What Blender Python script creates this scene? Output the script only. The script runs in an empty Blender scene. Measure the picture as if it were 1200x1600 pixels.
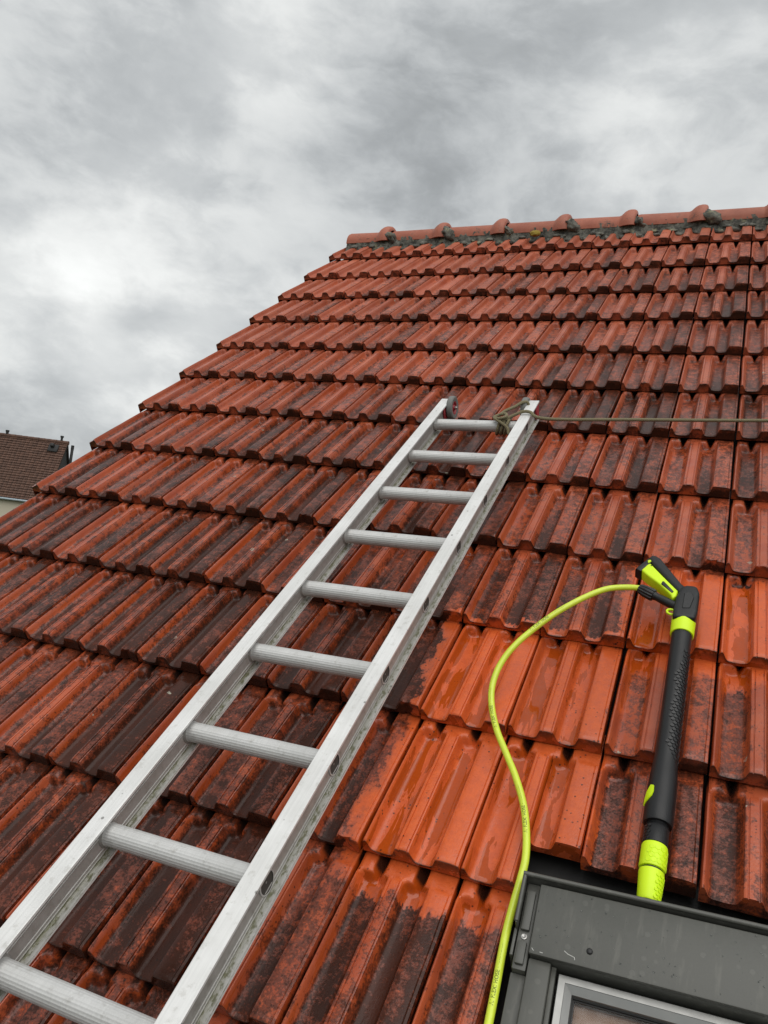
import bpy, bmesh, math, random
from mathutils import Vector, Matrix, noise as mnoise
random.seed(7)
R_ = math.radians
C = bpy.context.scene.collection
sc = bpy.context.scene

# ------------------------------------------------------------------ frame of the roof
PITCH = R_(41)
cp, sp_ = math.cos(PITCH), math.sin(PITCH)
ORIG = Vector((0, 0, 7.7))
ROOF = Matrix(((1, 0, 0, 0), (0, cp, -sp_, 0), (0, sp_, cp, 7.7), (0, 0, 0, 1)))   # (u, v, n) -> world

# ------------------------------------------------------------------ camera
RC = Matrix(((0.9147116, 0.3720012, -0.1578538),
             (0.0905269, -0.5693268, -0.8171119),
             (-0.3938370, 0.7331317, -0.5544459)))
cam_d = bpy.data.cameras.new('camera')
cam = bpy.data.objects.new('camera', cam_d); C.objects.link(cam)
cam_d.sensor_fit = 'VERTICAL'; cam_d.sensor_height = 36.0; cam_d.sensor_width = 27.0
cam_d.lens = 36.0 * 1215.5 / 1600
cam_d.clip_start = 0.02; cam_d.clip_end = 3000
rx, ry, rz = Vector(RC[0]), -Vector(RC[1]), -Vector(RC[2])
cl = Matrix(((rx.x, ry.x, rz.x, -0.0261), (rx.y, ry.y, rz.y, -4.3715), (rx.z, ry.z, rz.z, 1.3295), (0, 0, 0, 1)))
cam.matrix_world = ROOF @ cl
sc.camera = cam

# ------------------------------------------------------------------ world, sun, exposure
sc.view_settings.view_transform = 'Standard'
sc.view_settings.look = 'None'
sc.view_settings.exposure = 0.35
sc.view_settings.gamma = 1.0
sc.view_settings.use_curve_mapping = False
SUN_EL, SUN_AZ = R_(58), R_(150)            # azimuth clockwise from +Y


class NT:
    """tiny node-graph writer"""
    def __init__(s, tree):
        s.t = tree; s.n = tree.nodes; s.l = tree.links

    def node(s, typ, **kw):
        nd = s.n.new(typ)
        for k, v in kw.items(): setattr(nd, k, v)
        return nd

    def put(s, sock, v):
        if v is None: return
        if isinstance(v, bpy.types.NodeSocket): s.l.new(v, sock)
        elif isinstance(v, (tuple, list)):
            v = tuple(v)
            if sock.type == 'RGBA' and len(v) == 3: v = v + (1,)
            sock.default_value = v
        else:
            if sock.type == 'VECTOR': sock.default_value = (v, v, v)
            elif sock.type == 'RGBA': sock.default_value = (v, v, v, 1)
            else: sock.default_value = v

    def m(s, op, a, b=0.0, c=None, clamp=False):
        nd = s.node('ShaderNodeMath', operation=op, use_clamp=clamp)
        s.put(nd.inputs[0], a); s.put(nd.inputs[1], b)
        if c is not None: s.put(nd.inputs[2], c)
        return nd.outputs[0]

    def add(s, a, b): return s.m('ADD', a, b)
    def sub(s, a, b): return s.m('SUBTRACT', a, b)
    def mul(s, a, b): return s.m('MULTIPLY', a, b)

    def v(s, op, a, b=None, scale=None):
        nd = s.node('ShaderNodeVectorMath', operation=op)
        s.put(nd.inputs[0], a); s.put(nd.inputs[1], b)
        if scale is not None: s.put(nd.inputs['Scale'], scale)
        return nd.outputs['Value'] if op in ('DOT_PRODUCT', 'LENGTH', 'DISTANCE') else nd.outputs['Vector']

    def ss(s, x, lo, hi, a=0.0, b=1.0):
        nd = s.node('ShaderNodeMapRange', interpolation_type='SMOOTHSTEP')
        s.put(nd.inputs[0], x)
        if lo > hi: lo, hi, a, b = hi, lo, b, a
        for i, q in ((1, lo), (2, hi), (3, a), (4, b)): nd.inputs[i].default_value = q
        return nd.outputs[0]

    def noise(s, vec, scale, detail=3.0, rough=0.5, dist=0.0, col=False):
        nd = s.node('ShaderNodeTexNoise')
        s.put(nd.inputs['Vector'], vec)
        nd.inputs['Scale'].default_value = scale; nd.inputs['Detail'].default_value = detail
        nd.inputs['Roughness'].default_value = rough; nd.inputs['Distortion'].default_value = dist
        return nd.outputs['Color' if col else 'Fac']

    def mix(s, f, a, b):
        nd = s.node('ShaderNodeMix', data_type='RGBA')
        s.put(nd.inputs[0], f); s.put(nd.inputs[6], a); s.put(nd.inputs[7], b)
        return nd.outputs[2]

    def mixf(s, f, a, b):
        nd = s.node('ShaderNodeMix', data_type='FLOAT')
        s.put(nd.inputs[0], f); s.put(nd.inputs[2], a); s.put(nd.inputs[3], b)
        return nd.outputs[0]

    def comb(s, x, y, z):
        nd = s.node('ShaderNodeCombineXYZ')
        s.put(nd.inputs[0], x); s.put(nd.inputs[1], y); s.put(nd.inputs[2], z)
        return nd.outputs[0]

    def sep(s, v):
        nd = s.node('ShaderNodeSeparateXYZ'); s.put(nd.inputs[0], v)
        return nd.outputs

    def scale3(s, v, x, y, z):
        return s.v('MULTIPLY', v, (x, y, z))

    def bump(s, h, strength=0.3, dist=0.002, normal=None):
        nd = s.node('ShaderNodeBump')
        s.put(nd.inputs['Height'], h); nd.inputs['Strength'].default_value = strength
        nd.inputs['Distance'].default_value = dist
        if normal is not None: s.put(nd.inputs['Normal'], normal)
        return nd.outputs[0]


world = bpy.data.worlds.new('World'); sc.world = world; world.use_nodes = True
w = NT(world.node_tree); w.n.clear()
wo = w.node('ShaderNodeOutputWorld'); bg = w.node('ShaderNodeBackground')
w.l.new(bg.outputs[0], wo.inputs[0]); bg.inputs[1].default_value = 0.1
sky = w.node('ShaderNodeTexSky', sky_type='NISHITA', sun_disc=False)
sky.sun_elevation = SUN_EL; sky.sun_rotation = SUN_AZ; sky.air_density = 1.0; sky.dust_density = 2.5
dirv = w.node('ShaderNodeTexCoord').outputs['Generated']
dx, dy, dz = w.sep(dirv)[:]
zc = w.m('ADD', w.m('MAXIMUM', dz, 0.0), 0.22)
plane = w.comb(w.m('DIVIDE', dx, zc), w.m('DIVIDE', dy, zc), 0.0)          # a flat cloud deck seen in perspective
lump = w.v('MULTIPLY', dirv, (1.0, 1.0, 1.9))
warp = w.v('ADD', lump, w.v('SCALE', w.v('SUBTRACT', w.noise(lump, 2.2, 4, .55, col=True), (.5, .5, .5)), scale=0.20))
n_big = w.noise(w.v('ADD', warp, (3.1, 7.4, 0)), 1.5, 4, 0.5)
n_mid = w.noise(w.v('ADD', warp, (9.3, 1.2, 4.0)), 4.6, 9, 0.58)
n_fin = w.noise(warp, 13.0, 7, 0.6)
lum = w.add(0.515, w.add(w.mul(w.sub(n_big, .5), .18), w.add(w.add(w.mul(w.sub(n_mid, .5), .16), w.mul(w.sub(w.ss(n_mid, .40, .58), .5), .115)), w.mul(w.sub(n_fin, .5), .17))))
wd = w.v('NORMALIZE', w.v('ADD', dirv, w.v('SCALE', w.v('SUBTRACT', w.noise(lump, 5.0, 6, .58, col=True), (.5, .5, .5)), scale=0.13)))
# brighter breaks and darker banks of this particular cloud deck
for d, k, amp in (((-0.483, 0.68, 0.551), 300, .15), ((-0.36, 0.792, 0.493), 30, -.13), ((-0.2, 0.85, 0.487), 60, -.07),
                  ((-0.734, 0.644, 0.222), 140, .20), ((-0.64, 0.71, 0.272), 120, .09), ((-0.745, 0.655, 0.135), 260, -.17),
                  ((-0.126, 0.841, 0.526), 200, .10), ((-0.695, 0.586, 0.417), 150, -.09), ((-0.63, 0.69, 0.35), 40, .07),
                  ((-0.171, 0.876, 0.452), 200, .08), ((-0.655, 0.712, 0.255), 1500, -.15), ((-0.726, 0.648, 0.23), 1800, -.15)):
    v = Vector(d).normalized()
    dt = w.v('DOT_PRODUCT', wd, tuple(v))
    g = w.m('EXPONENT', w.mul(w.sub(dt, 1.0), k))
    lum = w.m('MULTIPLY_ADD', g, amp, lum)
lum = w.m('MAXIMUM', lum, 0.20)
tint = w.mix(w.ss(lum, .3, .75), (0.93, 0.975, 1.0), (0.985, 1.0, 0.985))
cloud = w.v('SCALE', tint, scale=w.mul(lum, 10.0))
below = w.ss(dz, -0.06, 0.0)
skymix = w.mix(0.97, sky.outputs[0], cloud)
w.l.new(w.mix(below, (.55, .55, .48), skymix), bg.inputs[0])

sun_d = bpy.data.lights.new('sun', 'SUN'); sun_d.energy = 1.5; sun_d.angle = R_(72); sun_d.color = (1, .97, .93)
sun = bpy.data.objects.new('sun', sun_d); C.objects.link(sun)
sdir = Vector((math.sin(SUN_AZ) * math.cos(SUN_EL), math.cos(SUN_AZ) * math.cos(SUN_EL), math.sin(SUN_EL)))
sun.rotation_euler = sdir.to_track_quat('Z', 'Y').to_euler(); sun.location = (0, -10, 30)


# ------------------------------------------------------------------ helpers
def mesh_obj(name, verts, faces, mat=None, parent=None, smooth=None, mw=None):
    me = bpy.data.meshes.new(name); me.from_pydata([tuple(v) for v in verts], [], faces); me.update()
    return link_mesh(name, me, mat, parent, smooth, mw)


def link_mesh(name, me, mat=None, parent=None, smooth=None, mw=None):
    if mat is not None: me.materials.append(mat)
    if smooth is not None:
        me.polygons.foreach_set('use_smooth', [True] * len(me.polygons))
        if smooth < 180: me.set_sharp_from_angle(angle=R_(smooth))
    o = bpy.data.objects.new(name, me); C.objects.link(o)
    if parent is not None: o.parent = parent
    if mw is not None: o.matrix_basis = mw
    return o


def bm_obj(name, bm, mat=None, parent=None, smooth=None, mw=None):
    bmesh.ops.recalc_face_normals(bm, faces=bm.faces)
    me = bpy.data.meshes.new(name); bm.to_mesh(me); bm.free()
    return link_mesh(name, me, mat, parent, smooth, mw)


def thing(name, label, cat, mw=None, group=None):
    o = bpy.data.objects.new(name, None); C.objects.link(o); o.empty_display_size = .1
    if mw is not None: o.matrix_basis = mw
    o['label'] = label; o['category'] = cat
    if group: o['group'] = group
    return o


def tag(o, label, cat, group=None):
    o['label'] = label; o['category'] = cat
    if group: o['group'] = group
    return o


def add_box(bm, lo, hi, bev=0.0, f=None, seg=1):
    g = bmesh.ops.create_cube(bm, size=1.0)
    vs = g['verts']
    for v in vs:
        v.co = Vector([lo[i] + (hi[i] - lo[i]) * (v.co[i] + .5) for i in range(3)])
    if bev > 0:
        es = list({e for v in vs for e in v.link_edges})
        r = bmesh.ops.bevel(bm, geom=es, offset=bev, segments=seg, affect='EDGES', profile=.5)
        vs = list({v for v in r['verts']} | {v for v in vs if v.is_valid})
    if f:
        for v in vs: v.co = Vector(f(*v.co))
    return vs


def add_poly_prism(bm, pts, z0, z1, bev=0.0, seg=2):
    a = [bm.verts.new((x, y, z0)) for x, y in pts]; b = [bm.verts.new((x, y, z1)) for x, y in pts]
    n = len(pts); fs = [bm.faces.new(a[::-1]), bm.faces.new(b)]
    for i in range(n):
        fs.append(bm.faces.new((a[i], a[(i + 1) % n], b[(i + 1) % n], b[i])))
    bmesh.ops.recalc_face_normals(bm, faces=fs)
    if bev > 0:
        es = list({e for f in fs for e in f.edges})
        bmesh.ops.bevel(bm, geom=es, offset=bev, segments=seg, affect='EDGES', profile=.6)


def add_tube(bm, pts, rad, k=12, cap=True, rad_f=None):
    pts = [Vector(p) for p in pts]; n = len(pts); rings = []
    t0 = (pts[1] - pts[0]).normalized(); up = Vector((0, 0, 1)) if abs(t0.z) < .9 else Vector((1, 0, 0))
    nrm = (up - t0 * up.dot(t0)).normalized()
    for i, p in enumerate(pts):
        t = (pts[min(i + 1, n - 1)] - pts[max(i - 1, 0)]).normalized()
        nrm = (nrm - t * nrm.dot(t)).normalized(); b = t.cross(nrm)
        r = rad if rad_f is None else rad_f(i, n)
        rings.append([bm.verts.new(p + (nrm * math.cos(a) + b * math.sin(a)) * r) for a in [2 * math.pi * j / k for j in range(k)]])
    for i in range(n - 1):
        for j in range(k):
            bm.faces.new((rings[i][j], rings[i][(j + 1) % k], rings[i + 1][(j + 1) % k], rings[i + 1][j]))
    if cap:
        bm.faces.new(rings[0][::-1]); bm.faces.new(rings[-1])


def spline(pts, per=8):
    P = [Vector(p) for p in pts]; out = []
    for i in range(len(P) - 1):
        a, b, c, d = P[max(i - 1, 0)], P[i], P[i + 1], P[min(i + 2, len(P) - 1)]
        for j in range(per):
            t = j / per
            out.append(.5 * ((2 * b) + (c - a) * t + (2 * a - 5 * b + 4 * c - d) * t * t + (3 * b - a - 3 * c + d) * t ** 3))
    out.append(P[-1])
    return out


def add_lathe(bm, prof, org, ax, k=32, cap=True):
    """prof: (distance along axis, radius)"""
    ax = Vector(ax).normalized(); h = Vector((0, 0, 1)) if abs(ax.z) < .9 else Vector((1, 0, 0))
    e1 = (h - ax * h.dot(ax)).normalized(); e2 = ax.cross(e1); org = Vector(org)
    rings = []
    for s, r in prof:
        r = max(r, 1e-4)
        rings.append([bm.verts.new(org + ax * s + (e1 * math.cos(2 * math.pi * j / k) + e2 * math.sin(2 * math.pi * j / k)) * r) for j in range(k)])
    for i in range(len(rings) - 1):
        for j in range(k):
            bm.faces.new((rings[i][j], rings[i][(j + 1) % k], rings[i + 1][(j + 1) % k], rings[i + 1][j]))
    if cap:
        bm.faces.new(rings[0][::-1]); bm.faces.new(rings[-1])


# ------------------------------------------------------------------ materials
def new_mat(name):
    m = bpy.data.materials.new(name); m.use_nodes = True
    t = NT(m.node_tree); t.n.clear()
    o = t.node('ShaderNodeOutputMaterial'); b = t.node('ShaderNodeBsdfPrincipled')
    t.l.new(b.outputs[0], o.inputs[0])
    return m, t, b


def simple(name, col, rough=.5, metal=0.0, var=.12, scale=20, bump=0.0, bscale=200, spec=.5, coat=0.0):
    m, t, b = new_mat(name)
    oc = t.node('ShaderNodeTexCoord').outputs['Object']
    n = t.noise(oc, scale, 5, .6)
    f = t.m('MULTIPLY_ADD', t.sub(n, .5), var * 2, 1.0)
    t.put(b.inputs['Base Color'], t.v('SCALE', tuple(col), scale=f))
    t.put(b.inputs['Roughness'], t.m('MULTIPLY_ADD', t.sub(t.noise(oc, scale * 1.7, 4), .5), .3, rough, clamp=True))
    b.inputs['Metallic'].default_value = metal
    b.inputs['Specular IOR Level'].default_value = spec
    b.inputs['Coat Weight'].default_value = coat; b.inputs['Coat Roughness'].default_value = .08
    if bump > 0:
        t.put(b.inputs['Normal'], t.bump(t.noise(oc, bscale, 3), bump, .001))
    return m


def roof_coords(t):
    """metres along the ridge, up the slope and off the slope, from the world position"""
    pos = t.node('ShaderNodeNewGeometry').outputs['Position']
    rel = t.v('SUBTRACT', pos, (0, 0, 7.7))
    u = t.sep(rel)[0]
    v = t.v('DOT_PRODUCT', rel, (0, cp, sp_)); n = t.v('DOT_PRODUCT', rel, (0, -sp_, cp))
    return u, v, n, t.comb(u, v, n)


def boxdist(t, u, v, u0, u1, v0, v1):
    du = t.sub(t.m('ABSOLUTE', t.sub(u, (u0 + u1) / 2)), (u1 - u0) / 2)
    dv = t.sub(t.m('ABSOLUTE', t.sub(v, (v0 + v1) / 2)), (v1 - v0) / 2)
    return t.m('MAXIMUM', du, dv)


def make_tile_mat():
    m, t, b = new_mat('terracotta')
    u, v, n, rc = roof_coords(t)
    oc = t.node('ShaderNodeTexCoord').outputs['Object']
    lx, ly, lz = t.sep(oc)[:]
    rnd = t.node('ShaderNodeObjectInfo').outputs['Random']

    def attr(nm):
        a = t.node('ShaderNodeAttribute', attribute_type='OBJECT', attribute_name=nm); return a.outputs['Fac']
    soil, wet0 = attr('soil'), attr('wet')
    off = t.v('ADD', rc, t.comb(t.mul(rnd, 17.0), t.mul(rnd, 9.0), 0.0))
    fine = t.noise(off, 210, 4, .65)
    med = t.noise(off, 52, 5, .62)
    streak = t.noise(t.scale3(off, 30, 4.5, 30), 1.0, 6, .62, .25)
    patch = t.noise(t.scale3(off, 13, 5, 13), 1.0, 5, .6, .5)
    chan = t.ss(lz, -.007, -.0190)
    side = t.mul(t.ss(lz, -.002, -.0055), t.ss(lz, -.0230, -.0170))
    rim = t.ss(lx, .0230, .0140)
    wide = t.ss(lx, .148, .155)
    crib = t.mul(t.ss(lx, .070, .076), t.ss(lx, .104, .099))
    rch = t.mul(t.ss(lx, .098, .125), chan)                      # the right-hand trough collects more dirt
    low = t.ss(ly, .30, .03)
    front = t.ss(ly, .002, .0002)
    # how far the pressure washer has got
    wob = t.add(t.mul(t.sub(t.noise(t.scale3(rc, 26, 9, 26), 1.0, 5, .65), .5), .13), t.mul(t.sub(t.noise(rc, 90, 3), .5), .035))
    dA = boxdist(t, u, v, -.622, -.192, -3.722, -2.995)
    dB = boxdist(t, u, v, -.215, .40, -3.06, -2.705)
    clean = t.ss(t.add(t.m('MINIMUM', dA, dB), wob), .012, -.012)
    # dirt
    dv = t.add(soil, t.mul(t.sub(streak, .5), .50))
    dv = t.add(dv, t.mul(t.sub(patch, .5), .45))
    dv = t.add(dv, t.mul(t.sub(med, .5), .85))
    dv = t.add(dv, t.mul(t.sub(fine, .5), .75))
    dv = t.add(dv, t.mul(t.sub(chan, .45), .07))
    dv = t.add(dv, t.mul(t.mul(rch, low), .22))
    dv = t.add(dv, t.mul(wide, .07))
    dv = t.sub(dv, t.mul(side, .12))
    dv = t.sub(dv, t.mul(rim, .20))
    dv = t.sub(dv, t.mul(crib, .13))
    dv = t.sub(dv, t.mul(clean, 1.3))
    dirt = t.ss(dv, .44, .58)
    dirt2 = t.ss(dv, .56, .82)
    # clay
    hue = t.noise(off, 9, 3, .5)
    dry = t.mix(t.ss(hue, .3, .7), (.400, .112, .058), (.330, .080, .040))
    wetc = t.mix(t.ss(hue, .3, .7), (.380, .078, .028), (.295, .052, .019))
    wetn = t.m('MULTIPLY_ADD', t.sub(t.noise(off, 12, 4), .5), .8, wet0, clamp=True)
    wetn = t.m('MAXIMUM', wetn, t.mul(clean, .8))
    clay = t.mix(wetn, dry, wetc)
    clay = t.mix(clean, clay, t.mix(t.ss(med, .3, .7), (.560, .102, .024), (.480, .080, .018)))
    # standing film of water in the troughs of washed tiles, with a hard uneven rim
    film = t.mul(t.ss(t.noise(t.scale3(off, 34, 6, 34), 1.0, 4, .55, .4), .485, .50), t.mul(t.ss(lz, -.004, -.009), t.m('MAXIMUM', clean, t.mul(wet0, .55))))
    clay = t.mix(t.mul(film, .85), clay, (.330, .052, .004))  # darker wet clay, with the dark ribs mirrored in the water painted in
    clay = t.v('SCALE', clay, scale=t.m('MULTIPLY_ADD', t.sub(rnd, .5), .26, 1.0))
    clay = t.v('SCALE', clay, scale=t.m('MULTIPLY_ADD', t.sub(fine, .5), .35, 1.0))
    grime = t.mix(t.ss(patch, .35, .65), (.042, .0125, .0065), (.019, .0090, .0060))
    grime = t.mix(wet0, t.v('SCALE', grime, scale=1.5), grime)
    brown = t.mix(t.mul(dirt, .80), clay, (.105, .023, .010))
    col = t.mix(t.mul(dirt2, .90), brown, grime)
    # algae that the lance does not reach on the butt ends, spread wider to paint in their shade
    alg_shade = t.mul(front, t.ss(t.noise(rc, 30, 4, .6), .28, .50))
    under = t.mul(t.ss(ly, .321, .334), t.ss(lz, -.004, -.010))            # shade of the deep gap at the overlap, painted dark
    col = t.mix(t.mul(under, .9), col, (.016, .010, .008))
    col = t.mix(t.mul(alg_shade, .85), col, (.030, .014, .009))
    # pin-point pits and lichen
    vo = t.node('ShaderNodeTexVoronoi'); t.put(vo.inputs['Vector'], rc); vo.inputs['Scale'].default_value = 125
    vr = t.sep(vo.outputs['Color'])[0]
    pit = t.mul(t.ss(vo.outputs['Distance'], .30, .20), t.ss(vr, .80, .82))
    pit = t.mul(pit, t.ss(t.noise(rc, 7, 2), .48, .60))
    col = t.mix(t.mul(pit, .85), col, (.020, .012, .010))
    vl = t.node('ShaderNodeTexVoronoi'); t.put(vl.inputs['Vector'], t.v('ADD', rc, t.v('SCALE', t.v('SUBTRACT', t.noise(rc, 60, 3, col=True), (.5, .5, .5)), scale=.02)))
    vl.inputs['Scale'].default_value = 13
    lr = t.sep(vl.outputs['Color'])
    rad = t.m('MULTIPLY_ADD', lr[1], .075, .03)
    ring = t.m('DIVIDE', vl.outputs['Distance'], rad)
    lich = t.mul(t.mul(t.ss(ring, 1.05, .9), t.m('MULTIPLY_ADD', t.ss(ring, .35, .8), .7, .3)), t.mul(t.ss(lr[0], .74, .75), t.sub(1.0, clean)))
    lich = t.mul(lich, t.ss(t.noise(rc, 95, 3), .36, .52))
    col = t.mix(t.mul(lich, .8), col, (.36, .35, .28))
    t.put(b.inputs['Base Color'], col)
    # gloss
    rdry = t.mixf(wetn, .62, .30)
    rr = t.add(rdry, t.mul(t.sub(fine, .5), .30))
    rr = t.mixf(film, rr, .05)
    rr = t.mixf(t.mul(dirt2, wet0), rr, t.m('MULTIPLY_ADD', t.sub(med, .5), .5, .26))
    t.put(b.inputs['Roughness'], t.m('MINIMUM', t.m('MAXIMUM', rr, .04), .9))
    t.put(b.inputs['Specular IOR Level'], t.m('MULTIPLY_ADD', dirt2, -.14, .32))
    t.put(b.inputs['Coat Weight'], t.mul(t.m('MULTIPLY_ADD', t.sub(med, .5), 2.2, .52, clamp=True), t.mul(wetn, t.m('MULTIPLY_ADD', dirt2, -.72, 1.0))))
    b.inputs['Coat Roughness'].default_value = .12
    b.inputs['Coat IOR'].default_value = 1.33
    hgt = t.add(t.mul(fine, .5), t.add(t.mul(t.noise(off, 75, 4, .6), .8), t.add(t.mul(dirt2, .25), t.mul(lich, .6))))
    hgt = t.sub(hgt, t.mul(pit, .5))
    hgt = t.mixf(film, hgt, .62)
    nb = t.bump(hgt, .42, .0014)
    t.put(b.inputs['Normal'], nb)
    cb = t.bump(t.mixf(.5, hgt, t.noise(off, 90, 4)), .6, .0016)
    t.put(b.inputs['Coat Normal'], cb)
    return m


M_TILE = make_tile_mat()


def make_ridge_mat():
    m, t, b = new_mat('ridge_clay')
    u, v, n, rc = roof_coords(t)
    rnd = t.node('ShaderNodeObjectInfo').outputs['Random']
    a = t.noise(rc, 14, 5, .6); f = t.noise(rc, 120, 4, .6)
    col = t.mix(t.ss(a, .3, .7), (.30, .082, .044), (.385, .118, .066))
    col = t.v('SCALE', col, scale=t.m('MULTIPLY_ADD', rnd, .25, .88))
    d = t.ss(t.add(a, t.mul(t.sub(f, .5), .4)), .56, .72)
    col = t.mix(t.mul(d, .7), col, (.075, .048, .036))
    t.put(b.inputs['Base Color'], col); b.inputs['Roughness'].default_value = .55
    t.put(b.inputs['Normal'], t.bump(f, .3, .0015))
    return m


def make_mortar_mat():
    m, t, b = new_mat('mossy_mortar')
    u, v, n, rc = roof_coords(t)
    a = t.noise(rc, 16, 5, .65); f = t.noise(rc, 70, 5, .65)
    col = t.mix(t.ss(t.add(t.mul(a, .6), t.mul(f, .4)), .38, .62), (.030, .031, .027), (.16, .155, .13))
    col = t.mix(t.ss(t.noise(t.v('ADD', rc, (5, 3, 1)), 20, 4), .58, .70), col, (.21, .20, .13))
    t.put(b.inputs['Base Color'], col); b.inputs['Roughness'].default_value = .9
    t.put(b.inputs['Normal'], t.bump(f, .8, .006))
    return m


def make_alu(name, moss=False, dim=1.03):
    m, t, b = new_mat(name)
    oc = t.node('ShaderNodeTexCoord').outputs['Object']
    x, y, z = t.sep(oc)[:]
    long_ = t.noise(t.scale3(oc, 260, 6, 260), 1.0, 4, .6)
    bl = t.noise(oc, 55, 5, .65); big = t.noise(oc, 9, 4)
    col = t.mix(t.ss(big, .3, .7), (.60, .60, .585), (.70, .70, .69))
    col = t.v('SCALE', col, scale=t.m('MULTIPLY_ADD', t.sub(long_, .5), .35, 1.0))
    vo = t.node('ShaderNodeTexVoronoi'); t.put(vo.inputs['Vector'], oc); vo.inputs['Scale'].default_value = 45
    sp = t.mul(t.ss(vo.outputs['Distance'], .16, .10), t.ss(t.sep(vo.outputs['Color'])[0], .80, .82))
    col = t.mix(t.mul(sp, .7), col, (.10, .095, .085))
    col = t.mix(t.mul(t.ss(bl, .54, .72), .38), col, (.30, .285, .25))
    col = t.v('SCALE', col, scale=dim)
    if moss:
        # grime on the web, green film settled on the lower flange
        web = t.mul(t.ss(z, .0275, .024), t.ss(z, -.0290, -.0275))
        col = t.mix(t.mul(web, t.m('MULTIPLY_ADD', bl, .5, .35)), col, (.17, .152, .130))
        col = t.mix(t.mul(t.mul(t.ss(z, -.018, -.026), t.ss(z, -.0305, -.0285)), .55), col, (.25, .24, .18))
        lip = t.mul(t.ss(z, -.019, -.026), t.ss(z, -.0303, -.0288))
        gm = t.mul(lip, t.ss(t.noise(t.scale3(oc, 150, 60, 150), 1.0, 6, .7), .46, .60))
        col = t.mix(t.mul(gm, .85), col, (.11, .11, .045))
    t.put(b.inputs['Base Color'], col)
    b.inputs['Metallic'].default_value = .25
    t.put(b.inputs['Roughness'], t.m('MULTIPLY_ADD', t.sub(bl, .5), .3, .46))
    t.put(b.inputs['Normal'], t.bump(t.add(long_, t.mul(bl, .6)), .16, .001))
    return m


M_RIDGE = make_ridge_mat(); M_MORTAR = make_mortar_mat()
M_RAIL = make_alu('weathered_aluminium_rail', True); M_RUNG = make_alu('weathered_aluminium_rung', False, .80)
M_DARK = simple('damp_dark_board', (.016, .013, .012), .7)
M_WOOD = simple('roof_batten_wood', (.06, .035, .02), .7)
M_RUBBER = simple('grey_rubber', (.16, .16, .15), .7, bump=.2)
M_RED = simple('red_plastic', (.33, .035, .045), .45, var=.25)
M_HOLE_SHADE = simple('rung_hole_shade', (.055, .052, .047), .7, var=.3)  # dark colour painted as the shade inside the rung end
M_COLLAR = simple('dull_collar', (.26, .25, .235), .55, .2, var=.35, scale=60)
M_STEEL = simple('bolt_steel', (.45, .44, .42), .35, .8)
M_BLACK = simple('black_plastic', (.0085, .0088, .0096), .40, bump=.25, bscale=900, var=.3, spec=.38)
M_BLACKR = simple('black_rubber_grip', (.006, .006, .0065), .36, bump=.1)
M_NEON = simple('neon_yellow_plastic', (.62, .86, .006), .42, var=.04)
M_HOSE = simple('yellow_hose_rubber', (.60, .72, .045), .30, var=.10, scale=45, bump=.10, bscale=500, coat=.3)
M_INK = simple('black_print', (.07, .085, .015), .6)
M_ALUF = simple('sash_aluminium', (.30, .30, .29), .36, .8, scale=30)
M_GASK = simple('black_gasket', (.012, .012, .012), .5)
M_FRAMEWOOD = simple('stained_window_wood', (.19, .066, .017), .45, var=.35, scale=30)
M_BLIND = simple('pale_room_lining', (.55, .56, .56), .8, var=.3, scale=9)
M_RENDER = simple('cream_render', (.52, .47, .37), .9, bump=.3, bscale=60)
M_BRICK = simple('gable_render', (.26, .22, .18), .9, bump=.3, bscale=60)
M_FELT = simple('bitumen_felt', (.05, .05, .05), .85, bump=.5, bscale=150)
M_GUTTER = simple('zinc_gutter', (.36, .42, .46), .45, .3)


def make_grey_paint():
    m, t, b = new_mat('grey_lacquered_aluminium')
    oc = t.node('ShaderNodeTexCoord').outputs['Object']
    a = t.noise(oc, 10, 5, .6); f = t.noise(oc, 160, 3, .6)
    run = t.noise(t.scale3(oc, 55, 9, 55), 1.0, 4, .6)
    col = t.mix(t.ss(a, .3, .7), (.068, .069, .060), (.082, .082, .072))
    col = t.mix(t.mul(t.ss(run, .55, .72), .45), col, (.135, .132, .115))
    vo = t.node('ShaderNodeTexVoronoi'); t.put(vo.inputs['Vector'], oc); vo.inputs['Scale'].default_value = 60
    drop = t.mul(t.ss(vo.outputs['Distance'], .34, .22), t.ss(t.sep(vo.outputs['Color'])[0], .74, .76))
    col = t.mix(t.mul(drop, .18), col, (.17, .168, .150))
    t.put(b.inputs['Base Color'], col)
    t.put(b.inputs['Roughness'], t.m('MULTIPLY_ADD', t.sub(a, .5), .3, .42))
    t.put(b.inputs['Normal'], t.bump(t.add(f, t.mul(drop, .8)), .12, .001))
    return m


M_GREY = make_grey_paint()


def make_glass():
    m, t, b = new_mat('window_glass')
    o = [x for x in t.n if x.type == 'OUTPUT_MATERIAL'][0]
    t.n.remove(b)
    oc = t.node('ShaderNodeTexCoord').outputs['Object']
    gl = t.node('ShaderNodeBsdfGlossy'); gl.inputs['Roughness'].default_value = .03
    tr = t.node('ShaderNodeBsdfTransparent'); tr.inputs[0].default_value = (.95, .97, .96, 1)
    mx = t.node('ShaderNodeMixShader'); geo = t.node('ShaderNodeNewGeometry')
    cosv = t.m('ABSOLUTE', t.v('DOT_PRODUCT', geo.outputs['Normal'], geo.outputs['Incoming']))
    fres = t.m('MULTIPLY_ADD', t.m('POWER', t.sub(1.0, cosv), 5.0), .95, .022)
    f = t.m('MULTIPLY_ADD', t.ss(t.noise(oc, 25, 4), .4, .7), .03, fres, clamp=True)
    t.put(mx.inputs[0], f); t.l.new(tr.outputs[0], mx.inputs[1]); t.l.new(gl.outputs[0], mx.inputs[2])
    t.l.new(mx.outputs[0], o.inputs[0])
    return m


M_GLASS = make_glass()

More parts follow.
